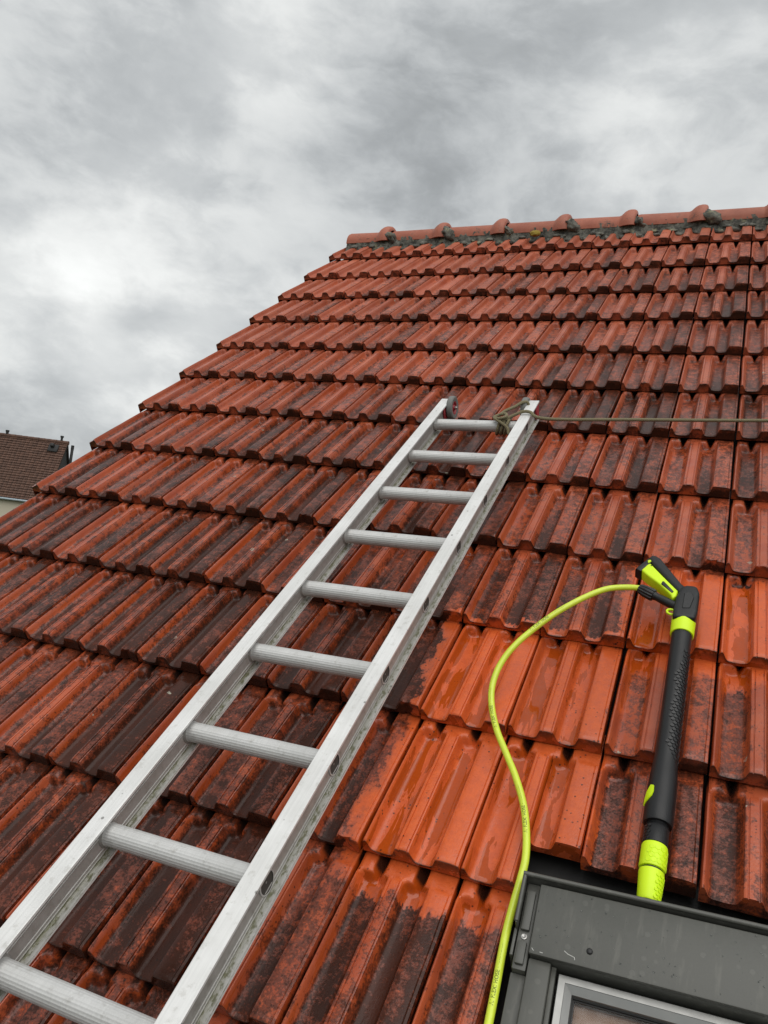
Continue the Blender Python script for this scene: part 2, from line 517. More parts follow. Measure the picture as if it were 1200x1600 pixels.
# ------------------------------------------------------------------ ground
gm, gt, gb = new_mat('grass_and_soil')
gp = gt.node('ShaderNodeNewGeometry').outputs['Position']
gt.put(gb.inputs['Base Color'], gt.mix(gt.ss(gt.noise(gp, .12, 5), .35, .65), (.045, .075, .022), (.085, .085, .04)))
gb.inputs['Roughness'].default_value = .9
gt.put(gb.inputs['Normal'], gt.bump(gt.noise(gp, 6, 5), .8, .05))
g = mesh_obj('ground', [(-1500, -1500, 0), (1500, -1500, 0), (1500, 1500, 0), (-1500, 1500, 0)], [(0, 1, 2, 3)], gm)
g['kind'] = 'structure'

# ------------------------------------------------------------------ the house
L = 0.33278; W = 0.2
U0, U1 = -2.42, 6.4
V_EAVE = -5.45; V_RIDGE = .29
house = thing('house', 'house with wet orange clay tile roof, part washed, ladder lying on it', 'house')
roof = bpy.data.objects.new('roof', None); C.objects.link(roof); roof.parent = house; roof.matrix_basis = ROOF


def win(a, b, n):                                   # skylight axes, a along its head, b down the slope
    t = .052
    return (-.277 + a * math.cos(t) + b * math.sin(t), -3.651 + a * math.sin(t) - b * math.cos(t), n)


# boarding under the tiles, in strips round the skylight hole, with no gap at the ridge
bm = bmesh.new()
NB = -.135
for u0, u1, v0, v1 in ((U0 + .03, -.185, V_EAVE, V_RIDGE), (-.185, .72, -3.80, V_RIDGE), (-.185, .72, V_EAVE, -5.05), (.72, U1, V_EAVE, V_RIDGE)):
    add_box(bm, (u0, v0, NB - .02), (u1, v1, NB))
bm_obj('roof_boarding', bm, M_DARK, roof)

# --- one interlocking tile: rim, trough, rib, trough, wide rib
def lerp_tab(x, tab):
    for (x0, y0), (x1, y1) in zip(tab, tab[1:]):
        if x <= x1:
            t = 0 if x1 == x0 else max(0, min(1, (x - x0) / (x1 - x0)))
            return y0 + (y1 - y0) * t
    return tab[-1][1]


PROF = [(.0026, -.0125), (.0040, -.0052), (.0065, -.0022), (.0095, -.0018), (.0122, -.0042), (.0148, -.0096), (.0174, -.0145), (.0210, -.0175), (.0265, -.0187), (.0330, -.0190),
        (.0385, -.0191), (.0430, -.0191), (.0470, -.0191), (.0510, -.0190), (.0560, -.0187), (.0612, -.0175), (.0648, -.0145), (.0674, -.0096), (.0698, -.0042), (.0718, -.0012), (.0742, -.0005), (.0770, -.0004),
        (.0780, -.0018), (.0790, -.0018), (.0800, -.0002), (.0880, .0001), (.0948, -.0002), (.0954, -.0024), (.0970, -.0024), (.0977, -.0006), (.0995, -.0011), (.1018, -.0042), (.1044, -.0096), (.1072, -.0145),
        (.1110, -.0175), (.1165, -.0188), (.1210, -.0190), (.1255, -.0191), (.1300, -.0191), (.1345, -.0190), (.1390, -.0187), (.1428, -.0175), (.1460, -.0145), (.1485, -.0096), (.1507, -.0042), (.1525, -.0010), (.1550, .0000), (.1640, .0002),
        (.1800, .0002), (.1900, -.0004), (.1912, -.0015), (.1924, -.0008), (.1972, -.0016), (.1984, -.0060)]
SHOULD = [(.0026, -.0135), (.0065, -.0042), (.0122, -.0018), (.0265, -.0018), (.0330, -.0030), (.0385, -.0070), (.0430, -.0150), (.0470, -.0195), (.0510, -.0150), (.0560, -.0070), (.0612, -.0030), (.067, -.0018), (.0735, -.0016),
          (.1000, -.0016), (.109, -.0018), (.1165, -.0030), (.1210, -.0070), (.1255, -.0150), (.1300, -.0195), (.1345, -.0150), (.1390, -.0070), (.1428, -.0030), (.148, -.0016), (.1535, -.0008), (.1972, -.0020), (.1984, -.0070)]
YS = [0.0, .0012, .0035, .010, .03, .07, .12, .17, .22, .26, .285, .297, .302, .3045, .307, .3095, .312, .3145, .317, .322, .334, .36, .40]


DEEP = 1.38


def tile_h(x, y):
    a, s = lerp_tab(x, PROF) * DEEP, lerp_tab(x, SHOULD) * DEEP
    k = max(0, min(1, (y - .302) / .015)); k = k * k * (3 - 2 * k)
    z = a + (s - a) * k
    z -= .0022 * max(0, 1 - y / .0035) ** 2                       # rounded nose
    z -= .0016 * max(0, 1 - y / .012) * (1 if a > -.006 else .1)
    return z


def tile_mesh(name, x_lo=0.0, x_hi=1.0, y_lo=0.0, seed=0, rows=YS, prof=PROF, skirt=.030, left_ext=0.0, cut=None):
    xs = [p[0] for p in prof if x_lo - 1e-6 <= p[0] <= x_hi + 1e-6]
    ys = [y_lo] + [y for y in rows if y > y_lo + .002]
    verts, faces = [], []
    for j_, y in enumerate(ys):
        for i, x in enumerate(xs):
            wob = .0007 * mnoise.noise(Vector((x * 22 + seed * 7.3, y * 14, seed * 3.1)))
            z = tile_h(x, y if y_lo == 0 else max(y, .02)) + wob
            if seed == 3 and j_ < 3 and abs(x - .165) < .011: z -= .004 * (1 - abs(x - .165) / .011)
            xx = x + .0006 * mnoise.noise(Vector((y * 25, seed * 5.7, x * 4)))
            chip = .007 * max(0, 1 - abs(x - .165) / .011) if (seed == 3 and j_ == 0) else 0
            yy = y + chip + (.0012 * mnoise.noise(Vector((x * 40, seed * 9.7, 0))) if y == ys[0] else 0)
            if i == 0 and left_ext: xx -= left_ext
            verts.append((xx, yy, z))
    nx = len(xs)
    for j in range(len(ys) - 1):
        for i in range(nx - 1):
            a = j * nx + i; faces.append((a, a + 1, a + nx + 1, a + nx))
    # butt end, with its underside lip
    bot = -.0375 if y_lo == 0 else -.0430
    base = len(verts)
    for i, x in enumerate(xs):
        zb = min(bot, verts[i][2] - .0095)
        verts.append((verts[i][0], verts[i][1] + .0022, zb))
    for i, x in enumerate(xs): verts.append((verts[i][0], ys[0] + .045, -.042))
    for i in range(nx - 1):
        faces.append((i, base + i, base + i + 1, i + 1)); faces.append((base + i, base + nx + i, base + nx + i + 1, base + i + 1))
    # long sides
    for side in (0, nx - 1):
        top = [j * nx + side for j in range(len(ys))]; b0 = len(verts)
        for q in top: verts.append((verts[q][0], verts[q][1], min(verts[q][2] - .004, -skirt)))
        for j in range(len(ys) - 1):
            f = (top[j], top[j + 1], b0 + j + 1, b0 + j); faces.append(f if side == 0 else f[::-1])
        faces.append((top[0], b0, base + side) if side else (top[0], base + side, b0))
    me = bpy.data.meshes.new(name); me.from_pydata(verts, [], faces); me.update()
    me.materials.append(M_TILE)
    me.polygons.foreach_set('use_smooth', [True] * len(me.polygons)); me.set_sharp_from_angle(angle=R_(33))
    return me


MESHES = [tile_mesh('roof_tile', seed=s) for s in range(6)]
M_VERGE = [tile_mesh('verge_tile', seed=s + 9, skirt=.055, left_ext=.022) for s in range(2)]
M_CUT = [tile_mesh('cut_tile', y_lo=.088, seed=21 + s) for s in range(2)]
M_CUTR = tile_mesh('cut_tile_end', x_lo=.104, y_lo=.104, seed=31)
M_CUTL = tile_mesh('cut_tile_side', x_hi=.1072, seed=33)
ROWFIT = [(.0213, .0169), (-.0023, .0136), (-.0095, -.0007), (-.0024, .0015), (-.0134, -.0066), (-.0059, -.0059), (.0066, -.0098), (.0086, -.0106), (-.0006, -.0156),
          (-.0028, -.003), (.0087, .0077), (-.0010, .0130), (-.0040, .0020)]
TILT = math.atan2(.0390, L)


def row_v(r, u):
    a, b_ = ROWFIT[r] if r < len(ROWFIT) else (0, 0)
    return -r * L + .85 * (a + b_ * max(-2.6, min(1.0, u) + 1.2))


SOIL_ROW = [.26, .42, .48, .49, .51, .54, .58, .62, .65, .68, .71, .73, .75, .75]
WET_ROW = [.16, .20, .24, .30, .38, .48, .62, .78, .85, .90, .95, .95, .95, .95]
rr_ = random.Random(11)


def put_tile(me, r, u, name='roof_tile', parent=roof):
    o = bpy.data.objects.new(name, me); C.objects.link(o); o.parent = parent
    v = row_v(r, u + .1)
    slope = .85 * ROWFIT[r][1] if r < len(ROWFIT) and u < 1 else 0
    o.matrix_basis = (Matrix.Translation((u + rr_.uniform(-.0013, .0013), v + rr_.uniform(-.0035, .0035), rr_.uniform(-.0016, .0016)))
                      @ Matrix.Rotation(slope * .3 + rr_.uniform(-.007, .007), 4, 'Z') @ Matrix.Rotation(-TILT + rr_.uniform(-.003, .003), 4, 'X') @ Matrix.Rotation(rr_.uniform(-.010, .010), 4, 'Y'))
    col = round((u + W) / W)
    soil = SOIL_ROW[min(r, 13)] + rr_.uniform(-.10, .10); wet = WET_ROW[min(r, 13)]
    if 7 <= r <= 12 and col > -3: soil -= .06
    if r <= 6: soil += .10 * (col + 5) / 6
    if r == 10 and col in (0, 1): soil = .47
    if r == 10 and col == 1: soil = .55
    if r == 11 and col >= 0: soil = .62
    if r in (11, 12) and col == -3: soil = .55
    if r == 8 and col in (0, 1): soil = .50
    o['soil'] = float(soil); o['wet'] = float(wet)
    return o


N_TILE = 0
for r in range(16):
    for c in range(-11, 5):                          # c numbers the joint on the tile's right
        u = (c - 1) * W
        if r >= 11 and c >= -1 and c <= 4:
            if r == 11 and c == -1:
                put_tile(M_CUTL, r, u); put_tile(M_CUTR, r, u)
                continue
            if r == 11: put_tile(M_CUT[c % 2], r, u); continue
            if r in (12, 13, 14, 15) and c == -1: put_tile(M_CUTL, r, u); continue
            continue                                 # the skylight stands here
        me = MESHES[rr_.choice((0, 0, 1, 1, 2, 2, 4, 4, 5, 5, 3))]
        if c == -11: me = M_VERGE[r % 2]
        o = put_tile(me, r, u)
        if r in (10, 11) and c == -2: o['label'] = 'bright orange roof tile washed clean'
        N_TILE += 1
# the rest of the slope, past the right edge of the picture: one joined sheet
LOWX = [PROF[i] for i in (0, 2, 5, 8, 14, 16, 19, 25, 30, 33, 36, 40, 43, 46, 49, 53)]
LOW = tile_mesh('roof_tile_low', rows=[0, .003, .05, .29, .32, .40], prof=LOWX)
bm = bmesh.new()
for r in range(16):
    for c in range(5, 32):
        if r > 11 and c < 5: continue
        k = len(bm.verts); bm.from_mesh(LOW); bm.verts.ensure_lookup_table()
        mt = Matrix.Translation(((c - 1) * W, row_v(r, 1.0), 0)) @ Matrix.Rotation(-TILT, 4, 'X')
        for v in bm.verts[k:]: v.co = mt @ v.co
o = bm_obj('roof_tile_field', bm, M_TILE, roof); o['kind'] = 'stuff'; o['soil'] = .5; o['wet'] = .4
o.data.polygons.foreach_set('use_smooth', [True] * len(o.data.polygons)); o.data.set_sharp_from_angle(angle=R_(48))


# --- ridge
def ridge_pt(u):                                     # the ridge climbs a little to the right
    return .255 + .036 * (u + 2.34), -.034


def arc_piece(bm, stations, k=14, a0=-.18, a1=math.pi + .18):
    """stations: (u, radius).  The ridge half-pipe, thick, round the ridge line"""
    rings = []
    for u, r in stations:
        v, n = ridge_pt(u)
        out = []
        for q in (r, r - .014):
            for j in range(k + 1):
                a = a0 + (a1 - a0) * j / k
                # world-up direction in roof axes is (0, sp_, cp)
                dv, dn = -cp * math.cos(a) + sp_ * math.sin(a), sp_ * math.cos(a) + cp * math.sin(a)
                out.append(bm.verts.new((u, v + q * dv, n + q * dn)))
        rings.append(out)
    m = k + 1
    for A, B in zip(rings, rings[1:]):
        for j in range(k):
            bm.faces.new((A[j], A[j + 1], B[j + 1], B[j])); bm.faces.new((A[m + j], B[m + j], B[m + j + 1], A[m + j + 1]))
        bm.faces.new((A[0], B[0], B[m], A[m])); bm.faces.new((A[k], A[m + k], B[m + k], B[k]))
    for A in (rings[0], rings[-1]):
        for j in range(k): bm.faces.new((A[j], A[m + j], A[m + j + 1], A[j + 1]))


STEP = .3705
RB = .073
bumps = [-2.110 + i * STEP for i in range(23)]
edges = [-2.375] + bumps
for i, ub in enumerate(bumps):
    ua = edges[i] + (.035 if i else 0)
    bm = bmesh.new()
    w0 = rr_.uniform(-.002, .002)
    arc_piece(bm, [(ua, RB + w0), (ua + .01, RB + .003 + w0), (ub - .066, RB + .001), (ub - .056, RB + .005), (ub - .046, RB + .014), (ub - .034, RB + .024), (ub - .020, RB + .031),
                   (ub - .002, RB + .034), (ub + .014, RB + .033), (ub + .024, RB + .029), (ub + .029, RB + .022)])
    bm_obj('ridge_tile', bm, M_RIDGE, roof, 65)

# mortar bedding under the ridge tiles: a lumpy fillet that runs down into the troughs, and a smear over each joint
nz = lambda a, b, c=0: mnoise.noise(Vector((a, b, c)))
verts, faces = [], []
NU, NV = 900, 9
for i in range(NU):
    u = -2.372 + i * (U1 + 2.372) / (NU - 1)
    v0, n0 = ridge_pt(u)
    x = (u % W)
    dep = lerp_tab(x, PROF) * DEEP
    trough = max(0, min(1, -dep / .022))
    edge = v0 - .082 - .034 * trough - .020 * abs(nz(u * 13, 1.3)) - .014 * nz(u * 34, 4)
    near = min([abs(u - b - .03) for b in bumps])
    edge -= .030 * max(0, 1 - near / .07)
    for j in range(NV):
        s = j / (NV - 1)
        v = v0 - .050 + (edge - v0 + .050) * s
        floor_n = dep - .010 - (v % L) * .0
        floor_n = dep - (v - row_v(0, u)) * .117 - .002
        top = .004 * (1 - s) ** .7 + .014 * (1 - s * s) + .007
        nn = floor_n * min(1, s * 1.4) + top + .010 * nz(u * 40, v * 40, 2) + .005 * nz(u * 95, v * 95, 7) - .006
        if j == NV - 1: nn = floor_n - .006
        verts.append((u, v, nn))
for i in range(NU - 1):
    for j in range(NV - 1):
        a = i * NV + j; faces.append((a, a + 1, a + NV + 1, a + NV))
mo = mesh_obj('ridge_mortar', verts, faces, M_MORTAR, roof, 180)
for i, b_ in enumerate(bumps[:9]):
    bm = bmesh.new()
    bmesh.ops.create_icosphere(bm, subdivisions=3, radius=1.0)
    v0, n0 = ridge_pt(b_)
    ks = (.72, .85, .5, .8, .62, .88, .7, .55, .8)[i]
    for v in bm.verts:
        p = v.co.copy()
        d = ks * 1 + .40 * nz(p.x * 1.7 + i * 5, p.y * 1.7, p.z * 1.7) + .22 * nz(p.x * 6 + i, p.y * 6, p.z * 6)
        v.co = Vector((b_ + .046 + p.x * .056 * d, v0 - .050 + p.y * .046 * d - .2 * p.x * .05, n0 + .054 - .014 * p.x + p.z * .044 * d))
    bm_obj('joint_mortar', bm, M_MORTAR, roof, 180)
bm = bmesh.new()
for i in range(90):
    u_ = -2.33 + i * .030 + rr_.uniform(-.02, .02); v0, n0 = ridge_pt(u_); x_ = u_ % W
    tr_ = max(0, min(1, -lerp_tab(x_, PROF) / .016))
    g_ = bmesh.ops.create_icosphere(bm, subdivisions=2, radius=1.0)
    sx, sy, sz = rr_.uniform(.010, .030), rr_.uniform(.010, .024), rr_.uniform(.006, .013)
    cv = v0 - .080 - .030 * tr_ + rr_.uniform(-.014, .020); cn = lerp_tab(x_, PROF) * DEEP * .9 - (cv - row_v(0, u_)) * .117 + .006
    for v in g_['verts']:
        p = v.co.copy(); d = 1 + .45 * nz(p.x * 2.5 + i, p.y * 2.5, p.z * 2.5); v.co = Vector((u_ + p.x * sx * d, cv + p.y * sy * d, cn + p.z * sz * d))
o = bm_obj('moss', bm, M_MORTAR, roof, 180); o['kind'] = 'stuff'
bm = bmesh.new(); bmesh.ops.create_icosphere(bm, subdivisions=3, radius=1.0)
M_LICH = simple('yellow_lichen', (.24, .17, .02), .9, bump=.6, bscale=120, var=.4)
for v in bm.verts:
    p = v.co.copy(); d = 1 + .35 * nz(p.x * 3, p.y * 3, p.z * 3)
    v.co = Vector((-1.145 + p.x * .030 * d, .175 + p.y * .034 * d, .012 + p.z * .016 * d))
bm_obj('lichen_cushion', bm, M_LICH, roof, 180)

# rear slope, gable walls, eaves wall and the flat-roofed extension below the eaves
ry0 = V_RIDGE * cp; rz0 = 7.7 + V_RIDGE * sp_ - .12
ey = V_EAVE * cp; ez = 7.7 + V_EAVE * sp_ - .12
by = 2 * ry0 - ey
bm = bmesh.new()
bm_pts = [(U0, ry0 + .02, rz0), (U1, ry0 + .02, rz0), (U1, by + .2, ez - .15), (U0, by + .2, ez - .15)]
a = [bm.verts.new(p) for p in bm_pts]; b2 = [bm.verts.new((p[0], p[1], p[2] + .1)) for p in bm_pts]
bm.faces.new(a[::-1]); bm.faces.new(b2)
for i in range(4): bm.faces.new((a[i], a[(i + 1) % 4], b2[(i + 1) % 4], b2[i]))
bm_obj('rear_slope', bm, M_RIDGE, house)
for nm, x0, x1 in (('gable_wall', U0 + .06, U0 + .30), ('gable_wall', U1 - .3, U1 - .06)):
    bm = bmesh.new()
    pts = [(ey + .1, 0), (by - .1, 0), (by - .1, ez - .05), (ry0, rz0 - .05), (ey + .1, ez - .05)]
    a = [bm.verts.new((x0, y, z)) for y, z in pts]; b2 = [bm.verts.new((x1, y, z)) for y, z in pts]
    bm.faces.new(a); bm.faces.new(b2[::-1])
    for i in range(5): bm.faces.new((a[i], b2[i], b2[(i + 1) % 5], a[(i + 1) % 5]))
    bm_obj(nm, bm, M_BRICK, house)
bm = bmesh.new(); add_box(bm, (U0 + .3, by - .4, 0), (U1 - .3, by - .12, ez - .1)); bm_obj('rear_wall', bm, M_BRICK, house)
bm = bmesh.new(); add_box(bm, (U0 - .35, ey - 4.2, 0), (U1, ey + .09, 3.95)); bm_obj('extension', bm, M_RENDER, house)
bm = bmesh.new(); add_box(bm, (U0 - .43, ey - 4.28, 3.953), (U1 + .08, ey + .085, 4.02)); bm_obj('flat_roof', bm, M_FELT, house)

# ------------------------------------------------------------------ skylight
sk = bpy.data.objects.new('roof_window', None); C.objects.link(sk); sk.parent = house; sk.matrix_basis = ROOF
WW = .98


def wbox(bm, a0, a1, b0, b1, n0, n1, bev=.0015):
    add_box(bm, (a0, b0, n0), (a1, b1, n1), bev, win, 2)


# flashing tray behind the head
bm = bmesh.new(); wbox(bm, -.03, WW + .03, -.12, .003, -.098, -.092, 0); bm_obj('head_flashing', bm, M_GASK, sk)
bm = bmesh.new()                                             # upstanding lip round the hood
wbox(bm, 0, WW, -.003, .003, -.09, .036); wbox(bm, 0, .004, .0035, .085, -.09, .034)
wbox(bm, -.002, .003, .0835, .128, -.09, .012, .001)
add_tube(bm, [win(-.001, 0, .036), win(WW, 0, .036)], .0042, 10)
add_tube(bm, [win(.002, 0, .035), win(.002, .083, .034)], .0036, 10)
bm_obj('upstand', bm, M_GREY, sk, 40)
bm = bmesh.new(); wbox(bm, .0055, .0285, .004, .150, -.05, .016, .003)
wbox(bm, .009, .0235, .020, .088, .0155, .0225, .0022); wbox(bm, .009, .0235, .106, .143, .0155, .0225, .0022)
bm_obj('end_cap', bm, M_GREY, sk, 40)
bm = bmesh.new(); add_lathe(bm, [(0, .0052), (.0016, .0050), (.0022, .0035), (.0014, .0018), (.0006, .0006)], win(.0165, .097, .0162), (0, 0, 1), 20)
bm_obj('screw', bm, M_STEEL, sk, 40)
bm = bmesh.new(); wbox(bm, .030, WW, .010, .1275, .024, .0325, .0025); wbox(bm, .032, WW, .1175, .1262, -.04, .0235, .001)
wbox(bm, .031, .036, .012, .126, -.05, .0236, .001)
hood = bm_obj('hood', bm, M_GREY, sk, 40)
bm = bmesh.new(); add_lathe(bm, [(0, .0050), (.0015, .0048), (.0028, .0034), (.0033, .001)], win(.122, .102, .0325), (0, 0, 1), 20)
bm_obj('rivet', bm, M_GASK, sk, 40)
bm = bmesh.new()
dr = random.Random(5)
for i in range(150):
    a_, b_, r_ = dr.uniform(.034, .60), dr.uniform(.014, .122), dr.choice((.0007, .0009, .0012, .0016))
    add_lathe(bm, [(0, r_), (r_ * .22, r_ * .86), (r_ * .40, r_ * .45), (r_ * .45, r_ * .05)], win(a_, b_, .0324), (0, 0, 1), 8, False)
mw_, tw_, bw_ = new_mat('rain_water')
bw_.inputs['Base Color'].default_value = (.9, .95, .95, 1); bw_.inputs['Roughness'].default_value = .03; bw_.inputs['Transmission Weight'].default_value = 1.0; bw_.inputs['IOR'].default_value = 1.33
o = bm_obj('rain_drops', bm, mw_, sk, 180); o['kind'] = 'stuff'
M_CHIP = simple('bare_metal_scratch', (.55, .55, .52), .5)
bm = bmesh.new()
for pts in ([(.084, .111), (.090, .1145), (.098, .1165)], [(.098, .1165), (.1005, .117), (.1015, .121)], [(.034, .119), (.036, .1215), (.0375, .1225)], [(.047, .1225), (.052, .1228)]):
    add_tube(bm, [win(x, y, .0326) for x, y in pts], .00055, 5)
bm_obj('scratch', bm, M_CHIP, sk)
for side in (0, 1):
    f = (lambda a: a) if side == 0 else (lambda a: WW - a)
    bm = bmesh.new()
    aa = sorted((f(.004), f(.029))); wbox(bm, aa[0], aa[1], .1505, 1.30, -.09, .004, .002)
    bm_obj('side_flashing', bm, M_GREY, sk, 40)
    bm = bmesh.new()
    aa = sorted((f(.0305), f(.066))); wbox(bm, aa[0], aa[1], .1285, 1.26, -.06, .0205, .003)
    aa = sorted((f(.0665), f(.074))); wbox(bm, aa[0], aa[1], .129, 1.26, -.06, .010, .001)
    bm_obj('side_cover', bm, M_GREY, sk, 40)
# sash: mitred aluminium with an inner bevel
bm = bmesh.new()
A0, A1, B0, B1 = .078, WW - .078, .134, 1.22


def frame_ring(levels):
    rings = []
    for d, n in levels:
        rings.append([bm.verts.new(win(*p, n)) for p in ((A0 + d, B0 + d), (A1 - d, B0 + d), (A1 - d, B1 - d), (A0 + d, B1 - d))])
    for P, Q in zip(rings, rings[1:]):
        for i in range(4): bm.faces.new((P[i], P[(i + 1) % 4], Q[(i + 1) % 4], Q[i]))


frame_ring([(0, -.06), (0, .0035), (.0012, .0048), (.0115, .0050), (.0120, .0040), (.0230, -.0030), (.0235, -.022)])
bm_obj('sash', bm, M_ALUF, sk)
bm = bmesh.new()
frame_ring([(.0232, -.010), (.0250, -.010), (.0254, -.0135), (.0275, -.0135), (.0277, -.022)])
bm_obj('gasket', bm, M_GASK, sk)
bm = bmesh.new()
for n in (-.0150,):
    vs = [bm.verts.new(win(a, b, n)) for a, b in ((A0 + .024, B0 + .024), (A1 - .024, B0 + .024), (A1 - .024, B1 - .024), (A0 + .024, B1 - .024))]
    vt = [bm.verts.new(win(a, b, n - .006)) for a, b in ((A0 + .024, B0 + .024), (A1 - .024, B0 + .024), (A1 - .024, B1 - .024), (A0 + .024, B1 - .024))]
    bm.faces.new(vs); bm.faces.new(vt[::-1])
    for i in range(4): bm.faces.new((vs[i], vs[(i + 1) % 4], vt[(i + 1) % 4], vt[i]))
bm_obj('glass_pane', bm, M_GLASS, sk)
bm = bmesh.new()
wbox(bm, A0 + .020, A1 - .020, B0 + .020, B0 + .066, -.085, -.030, .002); wbox(bm, A0 + .020, A1 - .020, B1 - .085, B1 - .02, -.085, -.030, .002)
wbox(bm, A0 + .020, A0 + .030, B0 + .086, B1 - .086, -.085, -.030, .002); wbox(bm, A1 - .060, A1 - .020, B0 + .086, B1 - .086, -.085, -.030, .002)
bm_obj('inner_frame', bm, M_FRAMEWOOD, sk, 40)
bm = bmesh.new()
wbox(bm, A0 - .01, A1, B0 - .01, B1, -.42, -.40, 0)
wbox(bm, A0 - .03, A0 - .01, B0 - .01, B1, -.42, -.061, 0); wbox(bm, A1, A1 + .02, B0 - .01, B1, -.42, -.061, 0)
wbox(bm, A0 - .01, A1, B0 - .03, B0 - .01, -.42, -.061, 0); wbox(bm, A0 - .01, A1, B1, B1 + .02, -.42, -.061, 0)
bm_obj('reveal', bm, M_BLIND, sk)

# ------------------------------------------------------------------ ladder
e = Vector((.2821, .0108, .0025)); d = Vector((.0018, -.2453, .0215))
SPC = d.length; d.normalize(); e = (e - d * e.dot(d)).normalized(); mm = e.cross(-d).normalized()
LM = Matrix(((e.x, -d.x, mm.x, -.952), (e.y, -d.y, mm.y, -2.165), (e.z, -d.z, mm.z, .060), (0, 0, 0, 1)))   # x across, y up the ladder, z off it
lad = thing('ladder', 'weathered aluminium ladder with two grey wheels at its top, lying up the tiled roof', 'ladder', ROOF @ LM)
NR = 15; Y_TOP, Y_BOT = .148, -(NR - 1) * SPC - .20
XL, XR = -.002, .315
for x0 in (XL, XR):
    bm = bmesh.new()
    hw = .0175; D = .033
    sec = [(-hw, D - .004), (-hw, D), (-hw + .001, D + .0008), (hw - .001, D + .0008), (hw, D), (hw, D - .0045), (.0065, D - .006), (.005, .012), (.0062, .011), (.0062, .0095), (.005, .0085), (.005, -.013), (.0062, -.014),
           (.0062, -.0155), (.005, -.0165), (.005, -.0205), (.0062, -.0213), (.005, -.0222), (.0052, -.0262), (.0075, -.0285), (.0145, -.0298), (.0165, -.0292), (.0170, -.033), (-.0160, -.033), (-.0155, -.0295), (-.0070, -.0285), (-.005, -.025), (-.005, .024), (-.0065, D - .006)]
    rings = []
    ny = 2
    for y in (Y_BOT, Y_TOP):
        rings.append([bm.verts.new((x0 + sx, y, sz)) for sx, sz in sec])
    k = len(sec)
    for i in range(k): bm.faces.new((rings[0][i], rings[0][(i + 1) % k], rings[1][(i + 1) % k], rings[1][i]))
    bm.faces.new(rings[0]); bm.faces.new(rings[1][::-1])
    bm_obj('rail', bm, M_RAIL, lad, 30)
# one fluted rung with a flared collar inside each rail and a dark disc outside, painted as a shaded opening
bm = bmesh.new()
k = 72
prof_x = [(-.012, .0165), (-.012, .0195), (-.006, .0200), (-.0015, .0235), (.001, .0240), (.004, .0235), (.007, .0200), (.011, .0192), (0.2950, .0192), (0.3000, .0200), (0.3030, .0235), (0.3070, .0240), (0.3100, .0235),
          (0.3195, .0200), (0.3212, .0208), (0.3220, .0202), (0.3220, .0180), (0.3206, .0176), (0.3204, .002)]
rings = []
for x, r in prof_x:
    row = []
    for j in range(k):
        a = 2 * math.pi * j / k
        rr2 = r - (.0011 if (j % 3 == 2 and .010 < x < .296) else 0)
        ca, sa = math.cos(a), math.sin(a)
        row.append(bm.verts.new((x, ca * rr2, sa * rr2)))
    rings.append(row)
for A, B in zip(rings, rings[1:]):
    for j in range(k): bm.faces.new((A[j], A[(j + 1) % k], B[(j + 1) % k], B[j]))
rung0 = bm_obj('rung', bm, M_RUNG, lad, 35)
rung0.data.materials.append(M_HOLE_SHADE); rung0.data.materials.append(M_COLLAR)
for p in rung0.data.polygons:
    if math.hypot(p.center.y, p.center.z) > .0205: p.material_index = 2
for p in rung0.data.polygons:
    if p.center.x > .3200 and math.hypot(p.center.y, p.center.z) < .0178: p.material_index = 1
for i in range(1, NR):
    o = rung0.copy(); C.objects.link(o); o.parent = lad; o.location = (0, -i * SPC, 0)
for x0, s in ((XL, 1), (XR, -1)):
    xc = x0 + s * .026
    wh = bpy.data.objects.new('wheel', None); C.objects.link(wh); wh.parent = lad; wh.location = (xc, .128, .008)
    bm = bmesh.new()
    add_lathe(bm, [(-.009, .024), (-.0105, .030), (-.0105, .038), (-.0075, .0415), (0, .0425), (.0075, .0415), (.0105, .038), (.0105, .030), (.009, .024), (-.009, .024)], (0, 0, 0), (1, 0, 0), 40, False)
    bm_obj('tyre', bm, M_RUBBER, wh, 40)
    bm = bmesh.new()
    add_lathe(bm, [(-.0085, .010), (-.0085, .0245), (.0085, .0245), (.0085, .020), (.004, .018), (.004, .011), (.0095, .009), (.0095, .004)], (0, 0, 0), (1, 0, 0), 32)
    bm_obj('hub', bm, M_RED, wh, 40)
    bm = bmesh.new()
    add_lathe(bm, [(-.020, .004), (.012, .004), (.012, .0075), (.017, .0075), (.017, .004), (.020, .004)] if s > 0 else [(-.020, .004), (-.017, .004), (-.017, .0075), (-.012, .0075), (-.012, .004), (.020, .004)], (0, 0, 0), (1, 0, 0), 6)
    bm_obj('axle_bolt', bm, M_STEEL, wh)
    bm = bmesh.new(); add_box(bm, (x0 + (.0055 if s > 0 else -.0135) + (.0 if s > 0 else .0), .08, -.024), (x0 + (.0135 if s > 0 else -.0055), .152, .026), .003)
    bm_obj('rail_plug', bm, M_RED, lad, 40)
bm = bmesh.new(); add_box(bm, (XR + .0055, .118, -.0255), (XR + .0150, .1495, .024), .003); bm_obj('rail_plug', bm, M_RED, lad, 40)

# ------------------------------------------------------------------ rope, tied round the top rung and led off to the right
m, t, b = new_mat('olive_rope')
oc = t.node('ShaderNodeTexCoord').outputs['Object']
wv = t.node('ShaderNodeTexWave', wave_type='BANDS', bands_direction='DIAGONAL'); t.put(wv.inputs[0], oc); wv.inputs['Scale'].default_value = 110; wv.inputs['Distortion'].default_value = 1.5
t.put(b.inputs['Base Color'], t.mix(t.mul(wv.outputs['Fac'], .8), (.12, .098, .05), (.32, .28, .165))); b.inputs['Roughness'].default_value = .85
t.put(b.inputs['Normal'], t.bump(wv.outputs['Fac'], .7, .002))
M_ROPE = m
LMi = LM


def lad_pt(x, y, z): return LM @ Vector((x + .017 * max(0, min(1, (x - .215) / .05)), y, z))


